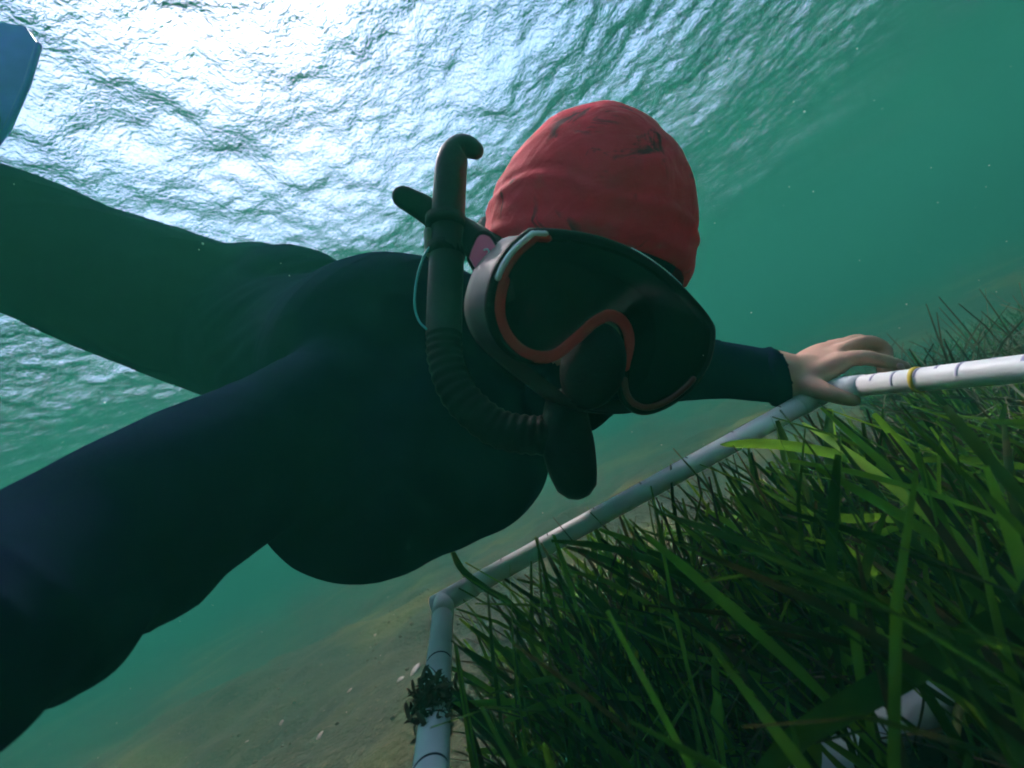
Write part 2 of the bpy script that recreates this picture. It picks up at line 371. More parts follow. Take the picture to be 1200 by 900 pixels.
nv = len(body_me.vertices); co = np.empty(nv*3); body_me.vertices.foreach_get('co', co); co = co.reshape(-1, 3)
ed = np.empty(len(body_me.edges)*2, int); body_me.edges.foreach_get('vertices', ed); ed = ed.reshape(-1, 2)
deg = np.bincount(ed.ravel(), minlength=nv)[:, None].astype(float)
def lap(c):
    s = np.zeros_like(c)
    for k in range(3): s[:, k] = np.bincount(ed[:, 0], c[ed[:, 1], k], nv) + np.bincount(ed[:, 1], c[ed[:, 0], k], nv)
    return s/np.maximum(deg, 1)
cuff = np.array(P(914, 443, .536)); axis = np.array((P(985, 425, .515)-P(895, 440, .545)).normalized())
along = (co-cuff)@axis; near = np.linalg.norm(co-np.array(P(975, 430, .515)), axis=1) < .13
in_hand = near & (along > 0)
face_c = np.array(P(690, 400, .37)); fd = np.linalg.norm(co-face_c, axis=1)
wgt = np.where(near & (along > -.004), .25, 1.0)[:, None]; wgt = np.where((fd < .1)[:, None], .4, wgt)
for it in range(26): co = co + .6*wgt*(lap(co)-co)*(1 if it < 6 else (wgt > .9))
# soft creases of the suit
nrm = np.empty(nv*3); body_me.vertices.foreach_set('co', co.ravel()); body_me.update(); body_me.vertices.foreach_get('normal', nrm); nrm = nrm.reshape(-1, 3)
Rm = np.array([RT, UP, FW])
cc = (co-np.array(CAM))@Rm.T
PX = 600+FPX*cc[:, 0]/np.maximum(cc[:, 2], .05); PY = 450-FPX*cc[:, 1]/np.maximum(cc[:, 2], .05)
def crease(x0, y0, x1, y1, d, w, depth, dtol=.12):
    """a fold of the cloth between two points at distance d: a valley with a low ridge beside it"""
    a = np.array(P(x0, y0, d)); b = np.array(P(x1, y1, d)); t = np.clip(((co-a)@(b-a))/((b-a)@(b-a)), 0, 1)
    v = co-(a+t[:, None]*(b-a)); v -= np.array(FW)*(v@np.array(FW))[:, None]*.85
    dist = np.linalg.norm(v, axis=1); fade = np.sin(np.pi*np.clip(t, .02, .98))**.5
    return (-depth*np.exp(-(dist/w)**2)+.6*depth*np.exp(-((dist-2*w)/(w*.9))**2))*fade
disp = np.zeros(nv)
for a in [(400, 318, 290, 400, .72, .010, .008), (392, 300, 330, 345, .70, .008, .006), (360, 395, 250, 440, .62, .009, .005), (470, 560, 380, 610, .36, .006, .003)]:
    disp += crease(*a)
suit = ~in_hand
big = np.array([noise.fractal(Vector(c)*9, 1, 2, 3) for c in co[::1]])
disp += np.where(suit, big*.0022, 0)
def folds(ax_, long, cross, seed):
    ax_ = np.array(Vector(ax_).normalized()); q = co@ax_; rest = co-q[:, None]*ax_
    c3 = rest*cross + ax_*(q*long)[:, None] + seed
    v_ = np.array([noise.noise(Vector(c)) for c in c3]); return (1-np.abs(v_)*2.2).clip(0, 1)**4
f_arm = folds(P(0, 724, .19)-P(390, 490, .41), 34, 9, 3.1); f_tor = folds(P(275, 382, .80)-P(470, 428, .54)+UP*.12, 26, 6, 11.7)
depth_ = (co-np.array(CAM))@np.array(FW)
tsel = smoothstep(.40, .52, depth_); pres = np.array([noise.noise(Vector(c)*6) for c in co]).clip(-.1, .5)+.25
disp += np.where(suit & ~near, (f_arm*(1-tsel)*.0016+f_tor*tsel*.0034)*pres*1.6, 0)
# bunched sleeve near the wrist of the near arm
arm_a = np.array(P(215, 584, .285)); arm_b = np.array(P(-130, 800, .145)); ax = (arm_b-arm_a); L = np.linalg.norm(ax); ax /= L
ta = (co-arm_a)@ax; da = np.linalg.norm(co-arm_a-ta[:, None]*ax, axis=1)
onarm = (da < .085) & (ta > .0) & (ta < L)
low = np.clip(-(co-arm_a-ta[:, None]*ax)@np.array(UP)/.05, 0, 1)
wr = .0055*np.exp(-((ta-.035)/.012)**2) - .004*np.exp(-((ta-.062)/.009)**2) + .006*np.exp(-((ta-.085)/.013)**2) - .004*np.exp(-((ta-.112)/.009)**2) + .004*np.exp(-((ta-.135)/.012)**2)
disp += np.where(onarm, wr*low*.9, 0)
# sleeve end and little ridge at the cuff
disp += np.where(near, .003*np.exp(-((along+.004)/.004)**2), 0)
co = co + nrm*disp[:, None]
body_me.vertices.foreach_set('co', co.ravel()); body_me.update()
body_me.materials.clear(); body_me.materials.append(M_suit); body_me.materials.append(M_skin)
pc = np.empty(len(body_me.polygons)*3); body_me.polygons.foreach_get('center', pc); pc = pc.reshape(-1, 3)
hand_f = ((pc-cuff)@axis > .004) & (np.linalg.norm(pc-np.array(P(975, 430, .515)), axis=1) < .13)
hr = np.linalg.norm(pc-np.array(h_r-FW*.05), axis=1) < .085
fc = ((pc-np.array(CAM))@Rm.T); fpx = 600+FPX*fc[:, 0]/np.maximum(fc[:, 2], .05); fpy = 450-FPX*fc[:, 1]/np.maximum(fc[:, 2], .05)
face_f = np.linalg.norm(pc-np.array(P(690, 355, .35)), axis=1) < .06
mi = np.where(hand_f | hr | face_f, 1, 0).astype(np.int32); body_me.polygons.foreach_set('material_index', mi)
person = link('person', body_me)
tag(person, 'person in a navy wetsuit, mask and red headscarf swimming, one hand on the white frame', 'person')
caxis = Vector(axis); wc = P(911, 443, .537)
tube('sleeve_cuff', [wc-caxis*.012, wc-caxis*.009, wc+caxis*.004, wc+caxis*.007, wc+caxis*.0065, wc], [.0350, .0366, .0362, .0348, .033, .028], M_suit, person, 40)
# fingernails
for a, b in (((1056, 430, .4715), (1061, 431.5, .472)), ((1000, 466, .4765), (1004, 468, .478))):
    bm = Geo(); d = (P(*b)-P(*a)).normalized()
    ico(bm, P(*a), (.0058, .0045, .0018), 2, (d, UP, FW)); link('fingernail', bm.mesh('fingernail'), noisy('nail', (.55, .30, .26), (.65, .38, .33), 50, .3), person)
# eyes behind the glass
for a in ((650, 352, .352), (742, 372, .356)):
    bm = Geo(); ico(bm, P(*a), .012, 3); e = link('eye', bm.mesh('eye'), M_eye, person)
    bm = Geo(); ico(bm, P(*a)-FW*.0085, .0058, 2); link('iris', bm.mesh('iris'), M_iris, e)

# headscarf: cloth over the skull, rolled hem, folds
hc = P(688, 286, .437); tilt = math.radians(-9)
hl = (RT*math.cos(tilt)+UP*math.sin(tilt)); hu = (UP*math.cos(tilt)-RT*math.sin(tilt)); hf = FW
def scarf_pt(th, v):                            # th angle round the head, v 0 hem .. 1 crown
    el = math.radians(-13)+math.radians(103)*v
    x, y, z = math.cos(el)*math.cos(th), math.sin(el), math.cos(el)*math.sin(th)
    p = Vector((x, y, z)); n3 = noise.fractal(p*2.2+Vector((3, 1, 0)), 1, 2, 3)
    r = 1.0 + .018*n3
    front = -z
    def ridge(c, w, h): return h*math.exp(-((v-c)/w)**2)
    wob = .05*math.sin(2*th+.5)+.03*math.sin(5*th)
    r += ridge(.04, .03, .022) + ridge(.17+wob*.6, .018, .016) - ridge(.215+wob*.6, .016, .013) + ridge(.36+wob*1.8+.10*x, .03, .008) - ridge(.42+wob*1.8+.10*x, .025, .007)
    r += .008*noise.fractal(Vector((x*2.5+y*2, y*11+2.0*x, z*2.5)), 1, 2, 4)*max(0, 1-v)
    r += .035*math.exp(-((x-.66)**2+(y-.70)**2)/.012)*max(0, .4-z) - .025*math.exp(-((x+.25)**2+(y-.97)**2)/.01)
    x *= 1-.10*max(0, y)**2
    return hc + hl*x*.1095*r + hu*y*.136*r + hf*z*.104*r
NU, NV = 120, 64
v = []; f = []
for j in range(NV):
    for i in range(NU): v.append(scarf_pt(2*math.pi*i/NU, j/(NV-.3)))
for j in range(NV-1):
    for i in range(NU): f.append((j*NU+i, j*NU+(i+1) % NU, (j+1)*NU+(i+1) % NU, (j+1)*NU+i))
f.append(tuple((NV-1)*NU+i for i in range(NU)))
for i in range(NU):                             # hem turned under
    p = v[i]; q = hc+(p-hc)*.955-hu*.003; v.append(q)
b0 = NV*NU
for i in range(NU): f.append((b0+i, b0+(i+1) % NU, (i+1) % NU, i))
scarf = pyd('headscarf', [p - hc for p in v], f, M_scarf); scarf.location = hc
scarf.parent = person
tag(scarf, 'red cloth headscarf with dark brushed print and rolled hem')

# ------------------------------------------------------------------ dive mask
mc = P(703, 378, .300)
mn = cvec(.30, -.16, -.94).normalized()
def on_mask(px, py, off=0.0):                   # meets the plane of the mask's front
    d = (P(px, py, 1)-CAM); t = (mc-CAM).dot(mn)/d.dot(mn)
    return CAM + d*t + mn*off
mask = empty('dive_mask', mc)
tag(mask, 'black diving mask with red and white rim over the face under the headscarf', 'mask')
out = [(622, 275), (660, 277), (700, 284), (738, 298), (775, 322), (806, 351), (828, 378), (832, 394), (826, 424), (808, 451), (781, 472), (754, 480), (735, 468), (730, 440), (737, 404), (731, 380), (714, 369), (694, 377), (668, 400), (641, 419), (610, 416), (586, 394), (576, 362), (582, 326), (598, 297)]
sm = spline([(*a, 0) for a in out+[out[0]]], 5)[:-1]
rim = [(a[0], a[1]) for a in sm]
def ngon_slab(name, pts, m, parent, thick, n):
    bm = bmesh.new(); a = [bm.verts.new(p) for p in pts]; b = [bm.verts.new(p+n*thick) for p in pts]
    N = len(pts)
    for t in tessellate_polygon([pts]):
        bm.faces.new([a[i] for i in t]); bm.faces.new([b[i] for i in reversed(t)])
    for i in range(N): bm.faces.new((a[i], a[(i+1) % N], b[(i+1) % N], b[i]))
    return bmo(name, bm, m, parent, False)
ngon_slab('lens', [on_mask(*p, .001) for p in rim], M_glass, mask, .002, mn)
tube('frame', [on_mask(*p, -.001) for p in rim], .0048, M_black, mask, 10, closed=True)
ctr = np.mean(np.array(rim), 0)
def inset(p, k): return (p[0]+(ctr[0]-p[0])*k, p[1]+(ctr[1]-p[1])*k)
k0 = [i for i, p in enumerate(rim) if p[0] < 745 and not (p[1] < 340 and p[0] > 600) and p[1] < 440]
def run(cond):                                  # longest run of rim points that satisfy cond, in order
    N = len(rim); best = []
    for s in range(N):
        r = []
        while len(r) < N and cond(rim[(s+len(r)) % N]): r.append((s+len(r)) % N)
        if len(r) > len(best): best = r
    return [rim[i] for i in best]
lowl = run(lambda p: p[0] < 741 and not (p[1] < 345 and p[0] > 583) and p[1] < 438)
tube('trim', [on_mask(*inset(p, .055), .0025) for p in lowl], .0045, M_red, mask, 12, flat=(.35, mn), round_end=True)
topl = run(lambda p: p[1] < 330 and p[0] < 640)
tube('trim', [on_mask(*p, .003) for p in topl], .0022, M_white, mask, 8, round_end=True)
tube('trim', [on_mask(*inset(p, .045), .002) for p in topl], .0028, M_red, mask, 8, round_end=True)
topr = run(lambda p: p[1] < 340 and p[0] > 735)
tube('trim', [on_mask(p[0]+2, p[1]-4, -.001) for p in topr], .0026, M_white, mask, 8, round_end=True)  # pale highlight on the upper right rim edge, put in as a white strip
lowr = run(lambda p: p[1] > 445 and p[0] > 730)
tube('trim', [on_mask(*inset(p, .03), .002) for p in lowr], .003, noisy('dark_red_plastic', (.12, .012, .012), (.16, .02, .018), 30, .4), mask, 8, round_end=True)
# skirt: loft from the rim back to the face
hull = [(622, 275), (660, 277), (700, 284), (738, 298), (775, 322), (806, 351), (828, 378), (832, 394), (826, 424), (808, 451), (781, 472), (754, 482), (722, 486), (685, 480), (645, 452), (606, 420), (584, 394), (575, 362), (582, 326), (598, 297)]
hs = [(a[0], a[1]) for a in spline([(*a, 0) for a in hull+[hull[0]]], 4)[:-1]]
hc2 = np.mean(np.array(hs), 0)
rings = []
for back, k in ((-.002, 1.0), (-.012, 1.03), (-.026, 1.06), (-.040, 1.07), (-.052, 1.02), (-.058, .92)):
    rings.append([on_mask(hc2[0]+(p[0]-hc2[0])*k-120*max(0, k-1), hc2[1]+(p[1]-hc2[1])*k, back) for p in hs])
v = [p for r in rings for p in r]; n = len(hs)
f = [(j*n+i, j*n+(i+1) % n, (j+1)*n+(i+1) % n, (j+1)*n+i) for j in range(len(rings)-1) for i in range(n)]
v += [p + (mc-mn*.03-p).normalized()*.002 for p in v]; o_ = len(rings)*n
f += [tuple(o_+i for i in reversed(q)) for q in f]
pyd('skirt', v, f, M_skirt, mask)
# nose pocket
bm = Geo()
ico(bm, on_mask(700, 430, -.008), (.022, .034, .024), 4, (cvec(.96, -.26, .05).normalized(), cvec(.26, .96, 0).normalized(), -mn))
link('nose_pocket', bm.mesh('nose_pocket'), M_black, mask)
# strap and buckle
tube('strap', [P(a, b, d) for a, b, d in ((590, 302, .335), (572, 292, .362), (560, 276, .42), (572, 262, .48), (625, 245, .54))], .011, M_black, mask, 10, flat=(.25, FW))
tube('strap', [P(a, b, d) for a, b, d in ((578, 294, .38), (558, 284, .395), (538, 272, .408), (515, 256, .412), (492, 241, .410), (473, 231, .408))], [.016, .017, .017, .0145, .0130, .0115], M_black, mask, 12, flat=(.5, FW), round_end=True)
bk = [(550, 302), (554, 290), (562, 276), (574, 278), (582, 293), (581, 306), (571, 318), (558, 314)]
def pane(pts, d, tilt=0.0): return [P(a, b, d+tilt*(a-565)/100) for a, b in pts]
bks = [(a[0], a[1]) for a in spline([(*a, 0) for a in bk+[bk[0]]], 4)[:-1]]
bko = [(567+(a-567)*1.2, 298+(b-298)*1.2) for a, b in bks]
ngon_slab('buckle_housing', pane(bko, .308, -.03), M_black, mask, .010, FW)
bkl = ngon_slab('buckle', pane(bks, .3025, -.03), M_pink, mask, .007, FW)
lg = [(567, 293), (571, 292), (573, 296), (570, 300), (567, 304), (570, 306), (574, 304)]
tube('emblem', [P(a[0], a[1], .3020-.03*(a[0]-565)/100) for a in spline([(*a, 0) for a in lg], 4)], .0007, M_white, bkl, 6)

# ------------------------------------------------------------------ snorkel
sn = empty('snorkel', P(522, 300, .40))
tag(sn, 'dark snorkel with curved tip and flexible lower bend beside the mask', 'snorkel')
pth = [(557, 176, .398, .0085), (547, 172, .399, .0108), (537, 176, .40, .0132), (530, 190, .40, .0152), (527, 220, .40, .0160), (525, 260, .40, .0163), (523, 310, .395, .0168), (521, 360, .39, .017), (520, 392, .385, .017)]
q = spline(pth, 7); tube('tube', [P(*a[:3]) for a in q], [a[3] for a in q], M_snork, sn, 20, round_end=True)
pth2 = [(520, 392, .385), (523, 425, .375), (540, 465, .362), (580, 500, .35), (625, 510, .342), (660, 508, .338)]
q = spline(pth2, 16); tube('flexible_hose', [P(*a) for a in q], [.0165+.0007*math.sin(i*1.5) for i in range(len(q))], M_black, sn, 18)
q = spline([(662, 480, .340), (664, 510, .336), (668, 535, .334), (673, 558, .333)], 5)
tube('purge_chamber', [P(*a) for a in q], [.018+.0035*math.sin(math.pi*min(1, i/len(q))) for i in range(len(q))], M_black, sn, 22, round_end=True)
q = spline([(662, 490, .342), (668, 478, .352), (675, 470, .365)], 5); tube('mouthpiece', [P(*a) for a in q], .013, M_black, sn, 16, flat=(.7, UP))
for y in (262, 296):
    tube('keeper', [P(522, y-6, .40), P(522, y+6, .398)], .0195, M_black, sn, 18)
tube('keeper_clip', [P(502, 272, .392), P(503, 296, .392)], .0045, noisy('olive_plastic', (.16, .17, .12), (.22, .23, .17), 30, .5), sn, 10, round_end=True)
q = spline([(506, 286, .388), (496, 302, .38), (488, 330, .378), (486, 358, .378), (491, 376, .376), (500, 386, .374)], 6)
tube('cord', [P(*a) for a in q], .0011, M_cord, sn, 8)

# ------------------------------------------------------------------ fin
def fin(name, foot, dirv, side, length, label):
    e = empty(name, foot); tag(e, label, 'fin', 'fins on the feet of the swimmer')
    nn = dirv.cross(side).normalized()
    def slab(pts, t):
        return [foot+dirv*a+side*b for a, b in pts], t
    prof = [(-.07, .050), (-.05, .068), (.0, .078), (.12, .080), (length-.04, .072), (length, .040)]
    pts = [foot+dirv*a+side*b for a, b in prof]+[foot+dirv*a-side*b for a, b in reversed(prof)]
    ngon_slab('blade', pts, M_fin, e, .007, nn)
    for s in (-1, 1):
        tube('rail', [foot+dirv*a+side*b*s+nn*.004 for a, b in prof[1:-1]], .006, M_fin, e, 8, round_end=True)
    for k in (-.5, 0, .5): tube('rib', [foot+dirv*a+side*.07*k+nn*.004 for a in (.06, .14, length-.02)], .004, M_fin, e, 8, round_end=True)
    tube('foot_pocket', [foot-dirv*.10, foot-dirv*.05, foot+dirv*.04, foot+dirv*.10], [.036, .046, .045, .03], M_fin, e, 16, flat=(.75, nn), round_end=True)
    return e
fin('swim_fin', C2W(-1.145, .55, .85), cvec(.02, .95, .25).normalized(), cvec(.97, -.06, .2).normalized(), .27, 'blue rubber fin on the upper foot of the swimmer, close under the surface')
fin('swim_fin', C2W(-1.50, .42, .96), cvec(-.85, .30, .30).normalized(), cvec(.25, .90, .2).normalized(), .30, 'blue rubber fin on the far foot of the swimmer')

# ------------------------------------------------------------------ quadrat frame of white pipe
PR = .0117
A = A_; B = P(972, 456, .51)
ab = (B-A); ab.normalize()
ad = (P(1200, 432, .335)-B)*2.8; D = A+ad; Cc = B+ad; CLUMP = .41
quad = empty('quadrat_frame', A); tag(quad, 'white plastic pipe survey frame lying on the seagrass, held at one corner', 'frame')
def pipe(a, b, inset_=.03):
    d = (b-a).normalized(); return tube('pipe', [a+d*inset_, a.lerp(b, .33), a.lerp(b, .66), b-d*inset_], PR, M_pvc, quad, 24)
cs = [A, B, Cc, D]
for i in range(4): pipe(cs[i], cs[(i+1) % 4], .012)
for i in range(4):                                # corner elbows
    p, a, b = cs[i], (cs[i-1]-cs[i]).normalized(), (cs[(i+1) % 4]-cs[i]).normalized()
    bm = bmesh.new(); l_, s_ = (b, a) if i % 2 == 0 else (a, b)
    tube_bm(bm, [p-l_*PR*1.15, p+l_*.044], PR*1.1, 22); tube_bm(bm, [p+s_*.002, p+s_*.044], PR*1.1, 22)
    e = bmo('elbow', bm, M_pvc, quad)
def ring(name, p, d, w, m, arc=1.0, r=PR+.0004, rot=0, skew=0.0):
    d = d.normalized(); u = (UP-d*UP.dot(d)).normalized(); wv = d.cross(u); bm = bmesh.new(); N = 18; R = []
    for i in range(N+1):
        t = rot+2*math.pi*arc*(i/N-.5); c = (u*math.cos(t)+wv*math.sin(t))
        s = d*skew*math.sin(t)
        R.append([bm.verts.new(p+s+c*rr+d*x) for x, rr in ((-w, r-.002), (-w, r), (w, r), (w, r-.002))])
    for i in range(N):
        for j in range(3): bm.faces.new((R[i][j], R[i][j+1], R[i+1][j+1], R[i+1][j]))
    return bmo(name, bm, m, quad)
for k in range(1, 25):                            # measuring ticks
    if k % 3 == 1: ring('tick_mark', A+(B-A)*k/25, ab, .0007, M_tick, .16, rot=random.uniform(-.3, .1))
    if k > 5 and k % 2: ring('tick_mark', A+ad*k/25, ad, .0007, M_tick, .34, skew=.002)
bc = (Cc-B)
for k in range(2, 25): ring('tick_mark', B+bc*(k+.3*random.random())/25, bc, .0012, M_mark, random.uniform(.3, .6), rot=random.uniform(-.6, .6), skew=random.uniform(-.003, .003))
ring('rubber_band', B+bc*.20, bc, .0018, M_band, 1, PR+.0016, skew=.002)

# ------------------------------------------------------------------ seagrass
def blade_geo(base, length, width, lean, curl, twist, seg=8, tip=.14, V=None, F=None, start=None):
    """ribbon leaf that rises from base and bends over along lean"""
    d = Vector((lean.x*.25, lean.y*.25, 1)).normalized(); p = Vector(base)
    bend = Vector((lean.x, lean.y, -curl*.25)); o = len(V)
    side0 = Vector((math.cos(twist), math.sin(twist), 0))
    for i in range(seg+1):
        t = i/seg
        s = (side0-d*side0.dot(d)).normalized()
        w = width*.5*min(1, .55+t*3)*(1 if t < 1-tip else max(.45, math.sqrt(max(0, 1-((t-1+tip)/tip)**2))))
        cup = d.cross(s)*width*.16
        V.append(p-s*w); V.append(p+cup*(w/(width*.5))); V.append(p+s*w)
        if i < seg:
            d = (d+bend*(curl/seg)*(.4+1.2*t)+Vector((noise.noise(p*9), noise.noise(p*9+Vector((7, 3, 1))), 0))*.10).normalized(); p = p+d*(length/seg)
            side0 = (side0+d.cross(side0)*.12).normalized()
        if i: 
            a = o+3*(i-1); F.append((a, a+1, a+4, a+3)); F.append((a+1, a+2, a+5, a+4))
    return p
def side_of(p, a, b): return (b.x-a.x)*(p[1]-a.y)-(b.y-a.y)*(p[0]-a.x)
def clear(base, tip):
    for t in (0, .5, 1):
        q = Vector(base).lerp(Vector(tip), t)
        if (q-CAM).length < .17: return False
        r = q-CAM; z = r.dot(FW); 
        if z > 0 and z < .26 and abs(r.dot(RT))/z < .25 and r.dot(UP)/z > -.35: return False
    return True
CUR = Vector((-.12, -.05, 0))
def fits(vs):
    c = (np.array(vs)-np.array(CAM))@np.array([RT, UP, FW]).T; z = c[:, 2]; ok = z > .02
    x = 600+FPX*c[:, 0]/np.where(ok, z, 1); y = 450-FPX*c[:, 1]/np.where(ok, z, 1)
    if (np.linalg.norm(c, axis=1) < .14).any(): return False
    lim = np.where(x < 985, 705-(x-520)*.53-22-18*np.sin(x*.05), 466+3*np.sin(x*.1))
    if (ok & (y > 640) & (x < 522-(y-700)*.14) & (z < .75)).any(): return False
    if (ok & (z < .34) & (((x > 1036) & (x < 1116) & (y > 795) & (y < 878)) | ((x > 962) & (x < 1004) & (y > 858)))).any(): return False
    near_ = ok & (z < np.where(x < 985, 1.2, .62)) & (y < lim) & (x > 380)
    return not near_.any()

hand_p = P(985, 435, .5); 
def in_meadow(x, y):
    d1 = side_of((x, y), A, B)/(B-A).length       # >0: beyond the far pipe
    dx = (Vector((x, y, 0))-Vector((A.x, A.y, 0))).dot(Vector((ab.x, ab.y, 0)))
    edge = .035*math.sin(x*23)+.03*math.sin(x*11+2)
    if dx < -.015+edge*.6: return 0
    if dx < .72: return 1 if d1 < .16*min(1, max(0, dx)/.2)+edge else 0
    return 1 if d1 < .16+edge+max(0, dx-.72)*1.5 else 0
V, F = [], []; shoots = []; cnt = 0
while cnt < 15000:
    x = rng.uniform(-.25, 3.2); y = rng.uniform(-.35, 3.2)
    if rng.random() > math.exp(-max(0, math.hypot(x-.3, y-.3)-.45)*1.0): cnt += .15; continue
    if not in_meadow(x, y): cnt += .05; continue
    z = float(bed_z(x, y))-.01; Lg = rng.uniform(.18, .42)
    d1 = -side_of((x, y), A, B)/(B-A).length
    Lg *= (.62+.38*min(1, max(0, d1)/.16))*(1-.5*min(1, max(0, math.hypot(x, y)-.65)/.6))
    ln = CUR+Vector((rng.normal(0, .45), rng.normal(0, .45), 0))
    base = Vector((x, y, z)); tip = base+Vector((ln.x*.2, ln.y*.2, Lg*.9))
    if not clear(base, tip): cnt += .05; continue
    blade_geo(base, Lg, rng.uniform(.0026, .0065), ln, rng.uniform(.3, 1.1)+1.3*min(1, max(0, d1)/.3)*rng.random(), rng.uniform(0, 6.28), 7, V=V, F=F); cnt += 1
    if not fits(V[-24:]): del V[-24:]; del F[-14:]; cnt -= .9
sg = pyd('seagrass', V, F, M_leaf); tag(sg, 'dense meadow of narrow dark green seagrass leaves', 'seagrass', kind='stuff')
# undergrowth: short dark algae between the leaves
V, F = [], []; cnt = 0
while cnt < 22000:
    x = rng.uniform(-.2, 1.5); y = rng.uniform(-.3, 1.5); cnt += 1
    if rng.random() > math.exp(-max(0, math.hypot(x-.3, y-.25)-.4)*1.6) or not in_meadow(x, y): continue
    z = float(bed_z(x, y))-.01; ln = Vector((rng.normal(0, .8), rng.normal(0, .8), 0))
    blade_geo((x, y, z), rng.uniform(.11, .29), rng.uniform(.0012, .0045), ln, rng.uniform(.8, 2.8), rng.uniform(0, 6.28), 4, V=V, F=F)
    if not fits(V[-15:]): del V[-15:]; del F[-8:]
tag(pyd('algae', V, F, M_alga), 'dark brown tufted algae between the seagrass stems', 'algae', kind='stuff')

# shoots near enough to be picked apart: each a thing with its leaves
def shoot(base, leaves, label, group=None, m=M_leaf, where=''):
    e = empty('seagrass_shoot', base); tag(e, label, 'seagrass', group)
    k = 0
    for (Lg, w, ln, curl, tw) in leaves:
        V, F = [], []; blade_geo(base, Lg, w, ln, curl, tw, 12, V=V, F=F)
        if fits(V): pyd('leaf', V, F, m, e); k += 1
    if not k: bpy.data.objects.remove(e)
    elif k != len(leaves): e['label'] = label.replace(('two', 'three', 'four')[len(leaves)-2], ('one', 'two', 'three')[k-1]).replace('one ', 'single ').replace('leaves', 'leaves' if k > 1 else 'leaf')
    return k
GR = 'seagrass shoots in and beside the pipe frame'
n_s = 0; tries = 0
while n_s < 110 and tries < 4000:
    tries += 1
    u, w = rng.uniform(.02, 1.25), rng.uniform(.0, 1.0)
    p = A+(B-A)*u+ad*w; x, y = p.x, p.y
    if not in_meadow(x, y): continue
    base = Vector((x, y, float(bed_z(x, y))-.01)); ok = True; lv = []
    for k in range(int(rng.integers(2, 5))):
        Lg = rng.uniform(.22, .46)*(.5+.5*min(1, w/.3)); ln = CUR*1.3+Vector((rng.normal(0, .4), rng.normal(0, .4), 0))
        ok = ok and clear(base, base+Vector((ln.x*.3, ln.y*.3, Lg*.85)))
        lv.append((Lg, rng.uniform(.0055, .0100), ln, rng.uniform(.4, 1.8), rng.uniform(0, 6.28)))
    if not ok: continue
    bright = rng.random() < .45; hue = 'bright yellow green' if bright else 'deep green'
    where = ('outside the frame beyond the banded pipe' if u > 1.02 else 'beside the corner held by the hand' if u > .78 and w < .35 else 'right under the far pipe of the frame' if w < .22 else
             'beside the striped side pipe' if u < .22 else 'inside the frame next to the banded pipe' if u > .75 else 'in the middle of the frame')
    n_s += shoot(base, lv, '%s %s seagrass leaves growing %s' % (('two', 'three', 'four')[len(lv)-2], hue, where), GR, M_leafb if bright else M_leaf, where) > 0

# single leaves one can point to: ribbons through given points of the place
def ribbon(label, pts, w, m=M_leafb, nrm=None):
    q = spline([(*P(a, b, d),) for a, b, d in pts], 8); V, F = [], []; N = len(q); nr = (nrm or -FW)
    for i in range(N):
        p = Vector(q[i]); t = (Vector(q[min(i+1, N-1)])-Vector(q[max(i-1, 0)])).normalized(); s = t.cross(nr).normalized(); u = i/(N-1)
        ww = w*.5*max(.12, min(1, math.sqrt(max(0, 1-max(0, (.16-u)/.16)**2))))
        V += [p-s*ww, p+nr*ww*.3, p+s*ww]
        if i: a = 3*(i-1); F += [(a, a+1, a+4, a+3), (a+1, a+2, a+5, a+4)]
    o = pyd('seagrass_leaf', [x-Vector(q[0]) for x in V], F, m); o.location = Vector(q[0]); tag(o, label, 'seagrass'); return o
ribbon('bright green seagrass leaf lying across the far white pipe near the hand', [(844, 521, .44), (900, 520, .43), (960, 528, .42), (1010, 541, .42), (1060, 556, .44), (1110, 585, .47), (1150, 640, .5)], .0105)
ribbon('dark curved seagrass leaf rising over the corner elbow of the white frame', [(528, 642, .48), (542, 668, .475), (570, 690, .47), (600, 710, .47), (625, 750, .48), (650, 820, .5)], .008, M_leaf)
ribbon('very broad green seagrass leaf slanting low across the meadow, close by the glinting pipe', [(1215, 700, .22), (1150, 738, .2), (1070, 785, .19), (990, 830, .19), (930, 870, .2), (880, 930, .22)], .016, M_leaf)
ribbon('bright leaf standing upright with its tip bent over beside the hand', [(1085, 560, .36), (1098, 610, .35), (1110, 660, .35), (1122, 720, .36), (1130, 800, .38)], .0095)
ribbon('short bright leaf lying level above the dark clump on the side pipe', [(615, 822, .37), (580, 823, .365), (540, 826, .36), (500, 832, .37)], .0065)
ribbon('pale green leaf pointing level to the side in the middle of the meadow', [(968, 604, .38), (1000, 608, .375), (1040, 607, .375), (1080, 620, .39), (1120, 680, .42)], .008)
ribbon('long olive leaf leaning from the meadow up towards the far pipe', [(865, 580, .42), (900, 605, .41), (940, 635, .41), (990, 690, .42), (1040, 760, .45)], .0085, M_leaf)

oc = empty('pipe_offcut', P(930, 922, .30)); tag(oc, 'short white pipe lying half buried under leaves in the meadow', 'pipe')
tube('pipe', [P(930, 922, .30), P(1040, 856, .30), P(1150, 792, .30)], PR, M_pvc, oc, 22)
tube('pipe_cap', [P(1140, 798, .30), P(1156, 789, .30)], PR*1.2, M_pvc, oc, 22)
for k, (x0, y0, x1, y1, w, mm) in enumerate(((1010, 800, 1012, 900, .010, M_leaf), (1082, 770, 1070, 880, .002, M_alga), (1135, 760, 1135, 860, .020, M_leaf), (945, 840, 948, 930, .012, M_leafb), (1070, 892, 1190, 830, .012, M_alga), (1010, 884, 1070, 905, .010, M_alga))):
    ribbon(('dark leaf', 'thin dark frond', 'broad dark leaf', 'yellow green leaf', 'brown frond', 'short brown frond')[k]+' lying over the half buried white pipe in the meadow', [(x0, y0, .265), ((x0+x1)/2+6, (y0+y1)/2, .262), (x1, y1, .27), (x1*2-(x0+x1)/2, y1*2-(y0+y1)/2, .29)], w, mm)
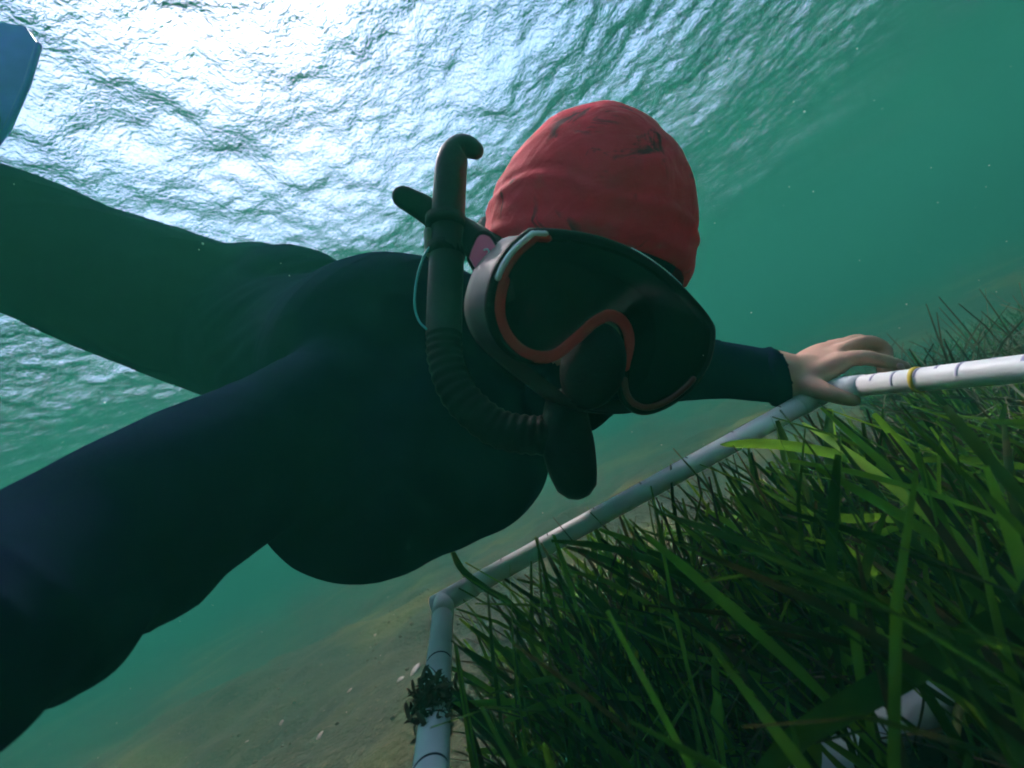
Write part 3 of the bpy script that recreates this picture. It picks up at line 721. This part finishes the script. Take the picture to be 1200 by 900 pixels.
# dark clump of algae hung on the side pipe
V, F = [], []; cp = A+ad*CLUMP
for k in range(500):
    ln = Vector((rng.normal(0, 1), rng.normal(0, 1), 0)); o = ad.normalized()*rng.normal(0, .009)+Vector(rng.normal(0, .006, 3))
    blade_geo(cp+o+Vector((0, 0, .004)), rng.uniform(.007, .015), rng.uniform(.002, .004), ln, rng.uniform(1, 3), rng.uniform(0, 6.28), 4, V=V, F=F)
cl = pyd('algae_clump', V, F, M_alga); tag(cl, 'dark brown clump of algae caught on the side pipe of the frame', 'algae')

# ------------------------------------------------------------------ shells, pebbles, specks
def shell(px, py, r, label, grp='white shells on the sand'):
    d = P(px, py, 1)-CAM; t = 0
    for t_ in np.linspace(.3, 4, 400):
        q = CAM+d*t_
        if q.z < float(bed_z(q.x, q.y)): t = t_; break
    else: return
    p = CAM+d*t; bm = bmesh.new(); N = 14
    top = bm.verts.new((0, 0, r*.42)); rings = []
    for j, (rr, zz) in enumerate(((.35, .38), (.7, .24), (1, .02))):
        rings.append([bm.verts.new((r*rr*math.cos(2*math.pi*i/N)*(1+.07*(i % 2)), r*rr*.8*math.sin(2*math.pi*i/N)*(1+.07*(i % 2)), r*zz)) for i in range(N)])
    for i in range(N):
        bm.faces.new((top, rings[0][i], rings[0][(i+1) % N]))
        for j in (0, 1): bm.faces.new((rings[j][i], rings[j+1][i], rings[j+1][(i+1) % N], rings[j][(i+1) % N]))
    bm.faces.new(list(reversed(rings[2])))
    o = bmo('shell', bm, M_shell); o.location = p+Vector((0, 0, .002)); o.rotation_euler = (random.uniform(-.5, .5), random.uniform(-.5, .5), random.uniform(0, 6))
    tag(o, label, 'shell', grp)
shell(487, 787, .022, 'large white shell on the sand nearest the side pipe of the frame'); shell(470, 797, .014, 'small white shell on the sand touching the largest shell')
for a, b, r in ((330, 848, .012), (375, 864, .013), (410, 810, .009), (440, 745, .009), (290, 870, .010), (455, 700, .010)):
    shell(a, b, r, 'pale shell fragment scattered on the open sand')
bm = Geo()
for k in range(420):
    x, y = rng.uniform(-2.4, .6), rng.uniform(.4, 3.0); r = rng.uniform(.002, .009)
    if in_meadow(x, y): continue
    ico(bm, (x, y, float(bed_z(x, y))+r*.2), (r, r*rng.uniform(.6, 1), r*.5), 1)
tag(link('gravel', bm.mesh('gravel'), noisy('pebble', (.05, .047, .028), (.15, .135, .09), 8, .9)), 'scattered small stones and grit on the sand', 'gravel', kind='stuff')
bm = Geo()
for k in range(420):
    d = rng.uniform(.25, 1.6); q = P(rng.uniform(-100, 1300), rng.uniform(-100, 1000), d)
    if q.z < .05 or q.z > WATER_Z-.1: continue
    ico(bm, q, rng.uniform(.0004, .0011)*(.5+d*.5), 1)
tag(link('suspended_specks', bm.mesh('suspended_specks'), noisy('silt', (.5, .5, .42), (.7, .7, .6), 20, .8)), 'tiny pale specks drifting in the water', 'specks', kind='stuff')

# ------------------------------------------------------------------ the water's own haze
hz = bpy.data.materials.new('green_water'); hz.use_nodes = True; hn = hz.node_tree.nodes; hl_ = hz.node_tree.links
hn.remove(hn['Principled BSDF'])
pv = hn.new('ShaderNodeVolumePrincipled')
pv.inputs['Color'].default_value = (.013, .122, .076, 1); pv.inputs['Density'].default_value = .60
pv.inputs['Absorption Color'].default_value = (.32, .32, .36, 1) ; pv.inputs['Anisotropy'].default_value = .15
hl_.new(pv.outputs[0], hn['Material Output'].inputs['Volume'])
bm = bmesh.new(); bmesh.ops.create_cube(bm, size=1)
for v_ in bm.verts: v_.co = Vector((v_.co.x*190, v_.co.y*190+1.5, -1.4 if v_.co.z < 0 else WATER_Z+.3))
tag(bmo('haze', bm, hz, smooth=False), 'green murk of the sea water', kind='stuff')
